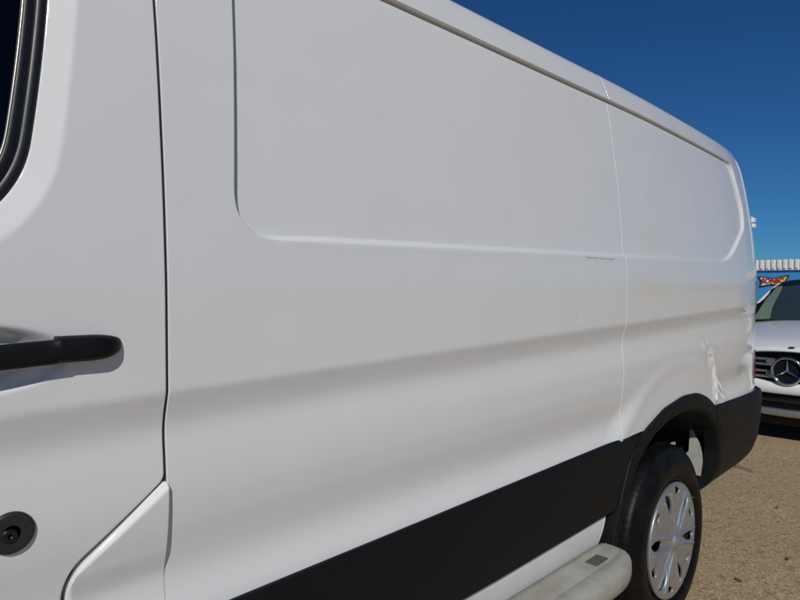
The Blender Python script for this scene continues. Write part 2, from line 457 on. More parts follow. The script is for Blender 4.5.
van = thing('delivery_van', 'white high-sided delivery van parked closest, with black lower cladding and dented rear wheel arch', 'van', (WX-1.65, YC, 0))

# ---- main side panel: door seam to body joint
def box_sd(u0, u1, s0, s1):
    return lambda u, s: np.minimum(np.minimum(u-u0, u1-u), np.minimum(s-s0, s1-s))
arch_in = poly_sd(fillet([(1.79, .20, 0), (1.797, .42), (1.825, .55), (1.875, .655), (1.955, .745), (2.07, .805), (2.22, .838), (2.36, .848), (2.50, .834), (2.61, .795), (2.70, .725), (2.752, .63), (2.765, .50), (2.755, .35), (2.75, .20, 0)], .03, 5))
arch_out = poly_sd(fillet([(1.745, .20, 0), (1.755, .42), (1.785, .545), (1.83, .665), (1.895, .765), (2.02, .836), (2.18, .886), (2.36, .908), (2.50, .902), (2.60, .872), (2.68, .832), (2.76, .75), (2.80, .63), (2.81, .50), (2.80, .20, 0)], .03, 5))
SEAM = 1.855; DSEAM = .371
us = spaced(DSEAM-.002, SEAM+.004, .004, [(DSEAM-.002, DSEAM+.02, .0015), (.462, .516, .001), (SEAM-.012, SEAM+.004, .0015)])
sden = [(1.392, 1.442, .0012), (1.912, 1.942, .0012)]
ss = spaced(.80, 2.30, .0045, sden)
f_side = lambda u, s: np.minimum(np.minimum(np.minimum(u-DSEAM, SEAM-u), np.minimum(s-.805, 2.29-s)), -arch_out(u, s)-.0)
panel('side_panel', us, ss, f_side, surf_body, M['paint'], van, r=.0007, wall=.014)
# ---- rear quarter panel, its front edge a raised bead
Q1 = np.interp(3.556, PL[:, 0], PU)
us = spaced(SEAM-.002, Q1+.01, .0045, [(SEAM-.002, SEAM+.010, .0006), (2.55, 2.78, .003), (3.285, 3.325, .0012)])
def surf_q(u, s, e):
    am = .0006*(1-.7*sm((s-1.19)/.02)*sm((1.41-s)/.02))
    return place(u, s, side_inset(u, s)+e-am*np.exp(-((u-SEAM-.0022)/.0018)**2))
f_q = lambda u, s: np.minimum(np.minimum(np.minimum(u-SEAM-.0006, Q1-u), np.minimum(s-.70, 2.29-s)), np.minimum(-arch_out(u, s)+.006, np.where(u > 2.5, s-(.818-.03*(u-2.72)), np.where(u < 2.12, s-(.8125+.0116*(u-.45)), 1.0))))
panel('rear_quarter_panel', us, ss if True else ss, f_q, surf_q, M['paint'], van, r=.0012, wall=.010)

# ---- front door
win_pts = [(.240, 1.86, .05), (.229, 1.70, .08), (.214, 1.58, .06), (.196, 1.465, .09), (.145, 1.395, .06), (.02, 1.375, .2), (-.55, 1.345, .1), (-.86, 1.36, .05), (-.45, 1.86, .1)]
win = poly_sd(fillet(win_pts, .06, 10))
door = poly_sd(fillet([(-.95, .45, .03), (.232, .45, .02), (.232, .915, .03), (.246, .945, .02), (DSEAM-.0042, 1.037, .010), (DSEAM-.0042, 1.96, .05), (-.42, 1.96, .1), (-.95, 1.42, .1)], .03, 8))
def cup(u, s):
    q = np.sqrt(((u-.125)/.122)**2+((s-1.231)/.0455)**2)
    return .021*sm((1.0-q)/.45)
def surf_door(u, s, e):
    i = side_inset(u, s)+cup(u, s)
    sd = -win(u, s)
    i = i+.36*np.clip(.033-sd, 0, .05)*sm((sd+.01)/.005)*(1)
    return place(u, s, i+e)
us = spaced(-.96, DSEAM, .0045, [(.0, .30, .0030), (DSEAM-.016, DSEAM, .0012)])
ssd = spaced(.44, 1.97, .0050, [(1.17, 1.30, .0025), (1.395, 1.75, .0035)])
front_door = panel('front_door', us, ssd, lambda u, s: np.minimum(door(u, s), -win(u, s)), surf_door, M['paint'], van, r=.0020, wall=.018)
def sub(name, me_obj): return me_obj
# children of the door: geometry in world coordinates, the door already carries the offset
def panel_sub(*a, **k):
    return panel(*a, **k)
def sweep_win(name, prof, mat, parent):
    """sweep a closed section (t inside the opening, depth) round the window outline"""
    P = np.array(fillet(win_pts, .06, 14)); L = np.concatenate([[0], np.cumsum(np.hypot(*np.diff(np.vstack([P, P[:1]]), axis=0).T))])
    n = 420; t = np.linspace(0, L[-1], n, endpoint=False); Pc = np.vstack([P, P[:1]])
    q = np.stack([np.interp(t, L, Pc[:, 0]), np.interp(t, L, Pc[:, 1])], 1)
    for _ in range(6): q = (np.roll(q, 1, 0)+2*q+np.roll(q, -1, 0))/4
    tg = np.roll(q, -1, 0)-np.roll(q, 1, 0); tg /= np.hypot(tg[:, 0], tg[:, 1])[:, None]
    nr = np.stack([-tg[:, 1], tg[:, 0]], 1)
    if win(q[0, 0]+nr[0, 0]*.01, q[0, 1]+nr[0, 1]*.01) < 0: nr = -nr
    rows = []
    for (tt, dd) in prof:
        c = q+nr*tt; rows.append(place(c[:, 0], c[:, 1], np.interp(c[:, 1], SG, IG)+dd))
    m = len(prof); V = np.stack(rows, 1).reshape(-1, 3)
    F = [(i*m+j, i*m+(j+1) % m, ((i+1) % n)*m+(j+1) % m, ((i+1) % n)*m+j) for i in range(n) for j in range(m)]
    return pydata(name, V.tolist(), F, mat, parent)
def arc(c, d0, r, a0, a1, n=7): return [(c+r*math.cos(a), d0-r*math.sin(a)*1.0) for a in np.linspace(a0, a1, n)]
sweep_win('window_seal', [(-.001, .030), (-.001, .013), (.001, .0105), (.004, .0095), (.0115, .0098), (.0125, .0115), (.0135, .0135), (.0155, .0135), (.0165, .0100), (.0185, .0085), (.0245, .0088), (.0265, .0105), (.028, .0150), (.0330, .0165), (.0340, .0185), (.0340, .030)], M['rubber'], front_door)
sweep_win('window_bead', [(.0140, .0142), (.0148, .0118), (.0156, .0142)], M['trimline'], front_door)
sweep_win('window_bead', [(.0255, .0110), (.0268, .0088), (.0282, .0112), (.0282, .016), (.0255, .016)], M['trimline'], front_door)
panel_sub('door_glass', spaced(-.88, .24, .02), spaced(1.33, 1.88, .02), lambda u, s: win(u, s)-.028, lambda u, s, e: place(u, s, np.interp(s, SG, IG)+.014+e), M['glass'], front_door, r=.0005, wall=.003)

# ---- door handle
def loft(name, secs, mat, parent, segs=20, cap=True, power=3.0):
    """secs: (cx, cy, cz, hy, hz) ellipsoidal sections along x"""
    V = []; F = []
    for (cx, cy, cz, hy, hz) in secs:
        for j in range(segs):
            a = 2*math.pi*j/segs; c, s_ = math.cos(a), math.sin(a)
            V.append((cx, cy+hy*math.copysign(abs(c)**(2/power), c), cz+hz*math.copysign(abs(s_)**(2/power), s_)))
    n = len(secs)
    for i in range(n-1):
        for j in range(segs): F.append((i*segs+j, i*segs+(j+1) % segs, (i+1)*segs+(j+1) % segs, (i+1)*segs+j))
    if cap: F.append(tuple(range(segs))); F.append(tuple((n-1)*segs+j for j in range(segs)))
    return pydata(name, V, F, mat, parent)
hb = []
for t in np.linspace(0, 1, 26)**1.3:
    x = .306-.0845*t; k_ = (1-(1-min(1, t/.55))**2)**.5 if t < .55 else 1.0
    hb.append((x, .0125-.0175*k_, 1.2393+.0006*t+.003*(1-k_), .003+.0150*k_, .003+.0143*k_))
for t in np.linspace(0, 1, 30):
    x = .2200-.298*t; bow = 3*min(1, t/.5)**2-2*min(1, t/.5)**3
    hb.append((x, -.0115-.003*bow, 1.2378-.012*t, .0110, .0157))
handle = loft('door_handle', hb, M['handle'], front_door)
hc = []
for t in np.linspace(0, 1, 16):
    x = -.078-.06*t; k_ = (1-(max(0, t-.45)/.55)**2)**.5 if t > .45 else 1.0
    hc.append((x, .010-.024*k_, 1.227, .004+.021*k_, .004+.0155*k_))
loft('handle_cap', hc, M['handle'], front_door)
# lock
LX, LZ = .173, 1.013
ly = .010
pr = [(.012, .0265), (.003, .0265), (.0005, .0255), (-.0008, .0235), (-.0004, .020), (.0, .0165), (-.0003, .0150), (.0006, .0125), (.0004, .0105), (.0004, .0100)]
V, F = revolve(pr, (LX, ly-.0035, LZ), 64); F.append(tuple(i*len(pr)+len(pr)-1 for i in range(64)))
pydata('lock_bezel', V, F, plain('weathered_lock_plastic', (.022, .022, .023), .5, nscale=80, var=.3, bump=.3, bscale=900, bd=.0004), front_door)
pr = [(.006, .0092), (.0010, .0090), (.0, .0080), (.0, .003), (.0012, .0022), (.0025, .001)]
V, F = revolve(pr, (LX-.002, ly-.0052, LZ-.0025), 40)
pydata('lock_cylinder', V, F, plain('key_cylinder_metal', (.05, .05, .052), .3, metal=.9), front_door)

# ---- step-side corner panel behind the lower door
step_p = poly_sd(fillet([(.2375, .45, .0), (.3715, .45, 0), (.3715, 1.038, .012), (.251, .940, .020), (.2375, .912, .03)], .02, 8))
def surf_step(u, s, e):
    sdv = step_p(u, s)
    dg = (s-.940)-(u-.251)*.748       # distance above the diagonal edge
    ch = np.clip(.0048+dg/1.25, 0, 1)
    left = np.clip(.0048-(u-.2375), 0, 1)*(s < .945)
    lift = .001+.0060*sm((s-.885)/.05)
    base = side_inset(u, s)
    return place(u, s, base-lift+np.maximum(ch, left)*.9+e)
panel('pillar_panel', spaced(.23, .38, .0022), spaced(.44, 1.04, .0035, [(.9, 1.04, .0020)]), step_p, surf_step, M['paint'], van, r=.0012, wall=.016)

# ---- backing behind gaps (door frame)
bm = bmesh.new(); box(bm, .22, .42, .075, .11, .40, 1.92); from_bm('door_pillar', bm, M['dark'], van)

panel('door_gap_seal', spaced(DSEAM-.02, DSEAM+.012, .004), spaced(1.00, 1.96, .006), box_sd(DSEAM-.018, DSEAM+.010, 1.0, 1.95), lambda u, s, e: place(u, s, side_inset(np.full(np.shape(u), DSEAM-.002), s)+.0035+e), M['dark'], van, r=.0005, wall=.002)
# ---- roof: from the shoulder of both sides to the centre line
def roof_half(sgn):
    us_ = np.concatenate([np.linspace(-.62, 2.7, 60), np.linspace(2.72, UEND, 60)])
    ss_ = np.concatenate([np.linspace(2.285, 2.5, 10), np.linspace(2.53, SEND, 16)])
    return us_, ss_
us_, ss_ = roof_half(1)
U, S = np.meshgrid(us_, ss_, indexing='ij')
P = place(U, S, np.interp(S, SG, IG))
n1, n2 = U.shape; V = P.reshape(-1, 3); F = [(i*n2+j, (i+1)*n2+j, (i+1)*n2+j+1, i*n2+j+1) for i in range(n1-1) for j in range(n2-1)]
V2 = V.copy(); V2[:, 1] = 2*YC-V2[:, 1]; off = len(V)
pydata('roof', np.concatenate([V, V2]).tolist(), F+[tuple(off+i for i in f[::-1]) for f in F], M['paint'], van)
# front roof edge shoulder over the cab door
def coarse(name, u0, u1, s0, s1, nu, ns, mat, parent, fn=None, mirror=False, off=0.0):
    U, S = np.meshgrid(np.linspace(u0, u1, nu), np.linspace(s0, s1, ns), indexing='ij')
    i = np.interp(S, SG, IG)+off
    if fn: i = i+fn(U, S)
    P = place(U, S, i); V = P.reshape(-1, 3).copy()
    if mirror: V[:, 1] = 2*YC-V[:, 1]
    F = [(a*ns+b, (a+1)*ns+b, (a+1)*ns+b+1, a*ns+b+1) for a in range(nu-1) for b in range(ns-1)]
    if mirror: F = [f[::-1] for f in F]
    return pydata(name, V.tolist(), F, mat, parent)
panel('roof_rail', spaced(-.64, DSEAM+.002, .01), spaced(1.95, 2.30, .005), box_sd(-.62, DSEAM-.002, 1.965, 2.292), lambda u, s, e: place(u, s, np.interp(s, SG, IG)+e), M['paint'], van, r=.002, wall=.015)
# far side of the van, coarse
coarse('far_side_panel', -.62, UEND, .55, 2.30, 110, 60, M['paint'], van, mirror=True)
coarse('far_front_door', -1.0, -.625, .55, 1.40, 12, 20, M['paint'], van, mirror=True)
# rear doors
for mir in (False, True):
    dname = 'rear_door'
    rd = coarse(dname, Q1+.006, UEND-.003, .60, 2.29, 40, 50, M['paint'], van, mirror=mir, off=.003)
    V = []; x = 3.568; a, b = (.22, .88) if not mir else (2*YC-.88, 2*YC-.22)
    bm = bmesh.new(); box(bm, 3.555, 3.578, a, b, 1.28, 1.78); from_bm('rear_window', bm, M['blackgloss'], rd, bevel=.006)
    bm = bmesh.new()
    if not mir: box(bm, 3.575, 3.60, .90, .95, 1.0, 1.16)
    else: box(bm, 3.575, 3.60, 1.05, 1.10, 1.0, 1.16)
    from_bm('door_handle', bm, M['handle'], rd, bevel=.006)
# hinges on the rear corner
for zz in (1.655, 1.02):
    bm = bmesh.new(); box(bm, 3.500, 3.552, .098, .150, zz-.036, zz+.036)
    box(bm, 3.515, 3.545, .083, .110, zz-.026, zz-.004)
    box(bm, 3.515, 3.545, .085, .110, zz+.003, zz+.026)
    from_bm('door_hinge', bm, M['paint'], van, bevel=.004)
    if zz > 1.5: break
# tail lamp wraps the rear corner
for mir in (False, True):
    U0 = np.interp(3.475, PL[:, 0], PU); U1 = np.interp(3.568, PL[:, 0], PU)
    if not mir:
        panel('tail_light', spaced(U0-.002, U1+.01, .006), spaced(.83, 1.40, .01), poly_sd(fillet([(U0+.012, .84), (U1, .84), (U1, 1.375), (U0+.04, 1.375)], .02)), lambda u, s, e: place(u, s, np.interp(s, SG, IG)-.0042+e), M['red_lens'], van, r=.002, wall=.01)
    else:
        coarse('tail_light', U0+.02, U1, .85, 1.37, 14, 20, M['red_lens'], van, mirror=True, off=-.005)

# ---- black lower cladding, arch moulding, bumper, white rocker
clad = lambda u, s: np.minimum(np.minimum(u-(DSEAM+.003), np.minimum(s-(.6165-.0153*(1.8-u)), (.817+.0116*(u-.45))-s)), -arch_out(u, s)+.002-.004)
def surf_clad(u, s, e):
    t = (s-.617)/.21
    i = .0035-.0035*np.sin(np.clip(t, 0, 1)*math.pi)+.006*sm((t-.90)/.12)+.0004*hnoise(u, s, 6, 2)
    return place(u, s, i+e)
panel('side_cladding', spaced(.36, 2.10, .01), spaced(.61, .84, .004), lambda u, s: np.minimum(clad(u, s), 2.09-u+0*s), surf_clad, M['clad'], van, r=.003, wall=.03)
def surf_arch(u, s, e):
    a = -arch_in(u, s)
    i = -.0045+.0030*sm((a-.040)/.02)-.0030*np.exp(-((a-.016)/.007)**2)+.008*sm((.011-a)/.011)
    low = np.clip((.62-s)/.3, 0, 1)
    return place(u, s, i+.018*low+e)
f_arch = lambda u, s: np.minimum(np.minimum(-arch_in(u, s), arch_out(u, s)), np.minimum(s-.30, np.where(u > 2.6, 9, 9)))
panel('arch_moulding', spaced(1.70, 2.83, .006), spaced(.28, .92, .006), lambda u, s: np.minimum(f_arch(u, s), 1.0*np.maximum(s-.70, 2.69-u)), surf_arch, M['clad'], van, r=.004, wall=.07)
# return lip of the arch (deep inner flange)
# bumper corner
bprof_s = [.36, .43, .46, .50, .56, .66, .74, .79, .83]; bprof_i = [.16, .085, .055, .026, .008, -.004, -.008, -.006, .004]
BG = gsm(np.interp(np.arange(.3, .9, .001), bprof_s, bprof_i), 8)
def surf_bump(u, s, e):
    i = np.interp(s, np.arange(.3, .9, .001), BG)
    px, py = plan(u)
    i = i-.016*sm((u-3.05)/.35)+.0*u
    a = -arch_in(u, s)
    i = i+.004*sm((.012-a)/.012)-.003*np.exp(-((a-.045)/.015)**2)
    P = place(u, s, i+e)
    P[..., 0] = P[..., 0]+.045*sm((u-3.45)/.2)
    return P
UB = UEND-.01
top = lambda u: .822-.03*(u-2.72)*(u < 3.5)-.0234*(u >= 3.5)
f_b = lambda u, s: np.minimum(np.minimum(np.minimum(u-2.655, UB-u), np.minimum(s-(.375+.05*sm((3.0-u)/.3)), top(u)-s)), np.minimum(-arch_in(u, s), .0+np.where(s > .70, (u-2.70)*1.0, 9)))
panel('rear_bumper', spaced(2.64, UB+.01, .008, [(2.64, 2.85, .005)]), spaced(.36, .85, .006), f_b, surf_bump, M['clad'], van, r=.005, wall=.05)
coarse('rear_bumper', 2.75, UEND, .42, .80, 40, 12, M['clad'], van, mirror=True, off=-.015)
# white rocker below the cladding
rk = poly_sd([(DSEAM+.004, .505), (1.728, .505), (1.762, .613), (DSEAM+.004, .613)])
def surf_rock(u, s, e):
    return place(u, s, .016+.02*np.clip((.60-s)/.1, 0, 1)**2+.0014*np.exp(-((u-1.728-(s-.54)*.25)/.003)**2)*1.0+e)
panel('rocker_panel', spaced(.36, 1.78, .02, [(1.70, 1.78, .002)]), spaced(.50, .62, .006), rk, surf_rock, M['paint_sill'], van, r=.002, wall=.03)

# ---- running board
prof = [(.03, .500), (.03, .524), (.004, .5285), (-.030, .5290), (-.0525, .5280), (-.055, .5235), (-.0585, .5270), (-.082, .5240), (-.097, .516), (-.103, .503), (-.105, .480), (-.102, .458), (-.085, .442), (-.05, .432), (.0, .430), (.03, .435)]
V = []; F = []; xs = list(np.linspace(-.75, 1.60, 40))+[1.63, 1.66, 1.69, 1.712, 1.730, 1.742, 1.750, 1.754]
for x in xs:
    t = max(0, (x-1.60)/.154); k_ = math.sqrt(max(0, 1-t*t)) if t > 0 else 1
    for (yy, zz) in prof:
        kk = .35+.65*k_
        V.append((x, .03+(yy-.03)*(.62+.38*k_), .485+(zz-.485)*(.70+.30*k_**.8)+.006*(1-k_)))
n = len(prof)
for i in range(len(xs)-1):
    for j in range(n): F.append((i*n+j, i*n+(j+1) % n, (i+1)*n+(j+1) % n, (i+1)*n+j))
F.append(tuple(range(n))[::-1]); F.append(tuple((len(xs)-1)*n+j for j in range(n)))
board = pydata('running_board', V, F, M['step'], van)
bm = bmesh.new(); box(bm, 1.575, 1.645, -.049, -.012, .5275, .5312); from_bm('grip_pad', bm, plain('worn_grip_pad', (.09, .09, .085), .8, nscale=120, var=.5, bump=.5, bscale=500), board, bevel=.0015)
for xx in (.15, 1.2):
    bm = bmesh.new(); box(bm, xx-.02, xx+.02, -.04, .15, .39, .435); from_bm('board_bracket', bm, M['dark'], board)

# ---- wheel
def wheel(cx, yface, parent, mirror=False, detail=True):
    hub = thing_w(cx, yface, parent, mirror, detail); return hub
Rt = .356
prof_t = [(.055, .200), (.030, .205), (.012, .212), (.004, .222), (.003, .232), (-.006, .240), (-.0105, .250), (-.0135, .262), (-.0140, .275), (-.0115, .286), (-.0120, .290), (-.0080, .300), (-.0020, .312), (.004, .322), (.008, .330), (.010, .334), (.0135, .342), (.022, .3495), (.034, .354),
 (.048, .3555), (.050, .348), (.056, .348), (.058, .356), (.090, .3565), (.092, .348), (.099, .348), (.101, .3565), (.135, .3565), (.137, .348), (.144, .348), (.146, .356), (.178, .3555), (.180, .348), (.186, .348), (.188, .3545), (.205, .351), (.220, .340), (.232, .31), (.236, .27), (.228, .235), (.20, .205)]
def make_wheel(cx, yf, parent, seg=256, detail=True):
    def rf_(i, j, rr):
        if 18 <= j <= 19 or j in (33, 34): return rr-(.0020 if i % 3 == 0 else 0)
        if 12 <= j <= 15: return rr-(.0006 if i % 2 == 0 else 0)
        if 22 <= j <= 31 and rr > .355: return rr-(.0045 if (i+2*(j//4)) % 4 == 0 else 0)
        return rr
    V, F = revolve(prof_t, (0, 0, 0), seg, rf_)
    wh = pydata('wheel', [], [], None, parent) if False else None
    # wheel part = steel rim; tyre and cover are its sub-parts
    pr = [(.20, .19), (.19, .205), (.06, .205), (.045, .200), (.035, .212), (.015, .215), (.012, .205), (.03, .19), (.055, .178), (.058, .10), (.045, .06), (.03, .05), (.03, .001)]
    V2, F2 = revolve(pr, (0, 0, 0), 64)
    rim = pydata('wheel', V2, F2, plain('dark_steel_rim', (.06, .058, .055), .5, metal=.7), parent)
    rim.location = Vector((cx, yf, Rt))-parent.location
    ty = pydata('tyre', V, F, M['tyre'], rim); ty.data.set_sharp_from_angle(angle=R(28))
    if not detail: 
        V3, F3 = revolve([(.03, .212), (.0, .20), (.01, .12), (-.01, .06), (-.012, .001)], (0, 0, 0), 48)
        pydata('wheel_cover', V3, F3, M['cover'], rim); return rim
    # wheel cover: height field over a disc with cut-outs
    RC = .2175
    PH = R(111); NS = 6
    def loc(a, u, s):
        c, s_ = math.cos(a), math.sin(a); return u*c+s*s_, -u*s_+s*c
    def holes(u, s):
        h = np.full(np.shape(u), 9.0)
        for k_ in range(NS):
            a = PH+k_*2*math.pi/NS
            rr, tt = loc(a, u, s)
            c = .150; L = .047; wd_ = .0185*np.sqrt(np.clip(1-((rr-c)/L)**2, 0, 1))*(1+.30*(rr-c)/L)
            d = np.where(np.abs(rr-c) < L, np.abs(tt)-wd_, np.hypot(np.abs(rr-c)-L, tt))
            h = np.minimum(h, np.where(rr > 0, d, 9))
            a = PH+(k_+.5)*2*math.pi/NS
            rr, tt = loc(a, u, s)
            d = np.sqrt(((rr-.186)/.0130)**2+(tt/.022)**2)-1
            h = np.minimum(h, np.where(rr > 0, d*.011, 9))
        return h
    def disc(u, s): return np.minimum(RC-np.hypot(u, s), holes(u, s))
    def surf(u, s, e):
        r_ = np.hypot(u, s)+1e-9; ph = np.arctan2(s, u)
        y = gy(r_)
        mod = sm((r_-.030)/.035)*sm((.212-r_)/.022)
        per = 2*math.pi/NS
        dp = np.abs((ph-PH+per/2) % per-per/2)          # angle to the nearest slot axis
        dist = dp*r_
        ridge_c = .010+.11*r_
        y = y-.0080*np.exp(-((dist-ridge_c)/(.0040+.016*r_))**2)*mod
        y = y+.0070*np.exp(-(dist/(.006+.03*r_))**2)*mod*sm((r_-.07)/.05)
        dm = np.maximum(per/2-dp, 0)*r_                 # distance from the pocket axis
        y = y+.0075*np.exp(-(dm/.020)**2)*sm((r_-.12)/.06)*sm((.210-r_)/.012)
        y = y-.0030*np.exp(-(dm/.006)**2)*sm((r_-.05)/.03)*sm((.16-r_)/.03)
        return np.stack([u, y+e, s], -1)
    gx_ = np.arange(0, .23, .0005)
    gt_ = gsm(np.interp(gx_, [0, .018, .027, .034, .06, .10, .15, .19, .205, .2125, .219], [-.031, -.0295, -.024, -.015, -.011, -.010, -.012, -.012, -.009, -.011, -.004]), 4)
    def gy(r_): return np.interp(r_, gx_, gt_)
    g = np.linspace(-.222, .222, 240)
    panel('wheel_cover', g, g, disc, surf, M['cover'], rim, r=.0012, wall=.006)
    V4 = []; F4 = []
    for k_ in range(5):
        a = R(171)+k_*2*math.pi/5
        v, f = revolve([(.055, .014), (.018, .013), (.012, .011), (.010, .001)], (.140*math.cos(a), 0, .140*math.sin(a)), 6)
        pydata('lug_nut', v, f, M['chrome'], rim, smooth=False)
    v, f = revolve([(.01, .004), (-.022, .0038), (-.024, .001)], (.205*math.cos(R(38)), 0, .205*math.sin(R(38))), 10)
    pydata('valve_stem', v, f, M['rubber'], rim)
    return rim
rear_wheel = make_wheel(WX, .036, van)
fw = make_wheel(WX-3.30, .058, van, 64, False)
for cx in (WX, WX-3.30):
    q = make_wheel(cx, 0, van, 64, False); q.scale = (1, -1, 1); q.location.y = 2*YC-.058-van.location.y
# wheel house
V = []; F = []; pts = []
for a in np.linspace(18, 195, 30):
    rx = .60 if a < 90 else .50
    pts.append((WX-.03+rx*math.cos(R(a)), .36+.50*math.sin(R(a))))
for yy in (.04, .40):
    for (x, z) in pts: V.append((x, yy, z))
n = len(pts)
for i in range(n-1): F.append((i, i+1, n+i+1, n+i))
F.append(tuple(n+i for i in range(n)))
pydata('wheel_house', V, F, M['dark'], van, smooth=False)
# inner body panel, leaf spring and bracket seen through the arch opening
pts = [(.075, .50), (.068, .56), (.071, .60), (.082, .64), (.100, .675), (.112, .70), (.122, .715), (.125, .60), (.15, .57), (.18, .52), (.18, .50)]
bm = bmesh.new(); A_ = [bm.verts.new((2.742+.02*(z_-.475), y_, z_)) for y_, z_ in pts]; B_ = [bm.verts.new((2.748+.02*(z_-.475), y_, z_)) for y_, z_ in pts]
bm.faces.new(A_); bm.faces.new(B_[::-1])
for i in range(len(pts)): bm.faces.new((A_[i], A_[(i+1) % len(pts)], B_[(i+1) % len(pts)], B_[i]))
from_bm('inner_panel', bm, M['primer'], van)
bm = bmesh.new(); box(bm, 2.665, 2.705, .165, .18, .625, .642); from_bm('spring_shackle', bm, M['primer'], van, bevel=.004)
bm = bmesh.new()
for q in range(3): box(bm, 1.75+.1*q, 2.95-.1*q, .28, .35, .40-.014*q, .412-.014*q)
from_bm('leaf_spring', bm, M['dark'], van)
V, F = revolve([(.1, .05), (1.9, .05)], (WX, 0, .356), 20); pydata('rear_axle', V, F, M['dark'], van)
bm = bmesh.new(); box(bm, -1.75, 1.72, .12, 1.88, .30, .56); box(bm, 1.72, 2.90, .42, 1.60, .45, .80); box(bm, 2.80, 3.50, .12, 1.88, .42, .75)
from_bm('underbody', bm, M['dark'], van)
# ---- cab front: fenders, bonnet, windscreen (outside the frame, kept simple)
def mirrored_quads(name, rows, mat, parent):
    """rows of points for the left half; mirrored and bridged across the centre"""
    V = []; F = []; n = len(rows[0])
    full = [[*r_, *[(x, 2*YC-y, z) for (x, y, z) in reversed(r_)]] for r_ in rows]
    m = 2*n
    for r_ in full: V += r_
    for i in range(len(full)-1):
        for j in range(m-1): F.append((i*m+j, i*m+j+1, (i+1)*m+j+1, (i+1)*m+j))
    return pydata(name, V, F, mat, parent)
mirrored_quads('bonnet', [[(-1.28, .10, 1.30), (-1.30, .30, 1.36), (-1.32, .70, 1.38)], [(-1.55, .12, 1.18), (-1.57, .32, 1.22), (-1.6, .7, 1.25)], [(-1.80, .20, 1.02), (-1.85, .40, 1.05), (-1.90, .7, 1.07)], [(-1.88, .26, .92), (-1.93, .45, .94), (-1.98, .7, .95)]], M['paint'], van)
mirrored_quads('windscreen', [[(-.60, .16, 2.03), (-.62, .40, 2.07), (-.66, .8, 2.08)], [(-.95, .10, 1.70), (-.99, .36, 1.74), (-1.04, .8, 1.76)], [(-1.27, .08, 1.32), (-1.31, .34, 1.37), (-1.36, .8, 1.39)]], M['windscreen'], van)
mirrored_quads('grille', [[(-1.88, .26, .92), (-1.96, .5, .94), (-1.99, .8, .95)], [(-1.90, .25, .62), (-1.99, .5, .62), (-2.02, .8, .62)]], M['blackgloss'], van)
mirrored_quads('front_bumper', [[(-1.90, .24, .62), (-2.0, .5, .62), (-2.03, .8, .62)], [(-1.86, .22, .30), (-1.98, .5, .30), (-2.0, .8, .30)]], M['clad'], van)
ft = poly_sd(fillet([(-1.93, .35), (-1.42, .35), (-1.41, .60), (-1.25, .80), (-.97, .87), (-.70, .80), (-.55, .60), (-.54, .35), (-.956, .35, 0), (-.956, 1.41, .05), (-1.28, 1.31, .05), (-1.60, 1.16, .1), (-1.93, .93, .1)], .03))
arch_f = poly_sd([(WX-3.30+.47*math.cos(a), .36+.47*math.sin(a)) for a in np.linspace(0, 2*math.pi, 40)])
for mir in (False, True):
    fen = poly_sd(fillet([(-1.92, .35), (-.956, .35), (-.956, 1.41), (-1.28, 1.31), (-1.60, 1.16), (-1.92, .93)], .05))
    def sf(u, s, e, mir=mir):
        y = .03+.9*np.clip(-1.25-u, 0, 1)**2*.55+e
        if mir: y = 2*YC-y
        return np.stack([u, y, s], -1)
    f = panel('front_fender', spaced(-1.94, -.95, .02), spaced(.34, 1.42, .02), lambda u, s: np.minimum(fen(u, s), -arch_f(u, s)), sf, M['paint'], van, r=.003, wall=.02)
    hl = poly_sd(fillet([(-1.91, .80), (-1.70, .92), (-1.52, 1.14), (-1.66, 1.10), (-1.90, .95)], .02))
    panel('headlight', spaced(-1.93, -1.50, .015), spaced(.78, 1.16, .015), hl, lambda u, s, e, mir=mir: sf(u, s, e-.006, mir), M['chrome'], van, r=.003, wall=.01)
# cab interior
bm = bmesh.new(); box(bm, -.10, .34, .16, .72, .62, .86); box(bm, .18, .34, .17, .71, .86, 1.42); box(bm, .20, .30, .30, .56, 1.46, 1.66)
from_bm('driver_seat', bm, M['interior'], van, bevel=.04, seg=4)
bm = bmesh.new(); box(bm, .42, .45, .10, 1.90, .60, 2.02); box(bm, -1.2, .42, .1, 1.9, .56, .62); box(bm, -.6, .42, .13, 1.87, 1.985, 2.02); from_bm('cab_lining', bm, M['interior'], van)
bm = bmesh.new(); box(bm, -1.2, -.75, .12, 1.88, .62, 1.30); from_bm('dashboard', bm, M['interior'], van, bevel=.05)

# ------------------------------------------------------------------ ground
bm = bmesh.new()
vs_ = [bm.verts.new(p) for p in ((-300, -300, 0), (600, -300, 0), (600, 500, 0), (-300, 500, 0))]; bm.faces.new(vs_)
g = from_bm('ground', bm, M['ground']); g['kind'] = 'structure'
bm = bmesh.new()
for q in range(260):
    x = random.uniform(2.4, 9); y = random.uniform(-3.5, .6); sz = random.uniform(.002, .007)
    r_ = bmesh.ops.create_icosphere(bm, subdivisions=1, radius=sz, matrix=Matrix.Translation((x, y, sz*.35)) @ Matrix.Rotation(random.random()*6, 4, 'Z') @ Matrix.Diagonal((1.3, 1, .6, 1)))
pb = from_bm('pebbles', bm, M['stone']); pb['kind'] = 'stuff'; pb['label'] = 'loose pebbles scattered over the tan lot surface'; pb['category'] = 'gravel'
bm = bmesh.new()
for (x, y) in ((3.35, -.12), (4.1, .10), (4.8, -.35), (3.9, -.42), (3.1, -.30), (5.4, -.1), (2.95, -.02)):
    a = random.random()*6; L = random.uniform(.012, .028)
    p = [bm.verts.new((x+math.cos(a+da)*L*rr, y+math.sin(a+da)*L*rr, .006+random.uniform(0, .006))) for da, rr in ((0, 1), (.9, .45), (2.3, .45), (3.14, 1), (4, .45), (5.4, .45))]
    bm.faces.new(p)
lf = from_bm('leaf_litter', bm, M['leaf']); lf['kind'] = 'stuff'; lf['label'] = 'a few dry leaf scraps lying on the lot behind the van'; lf['category'] = 'litter'

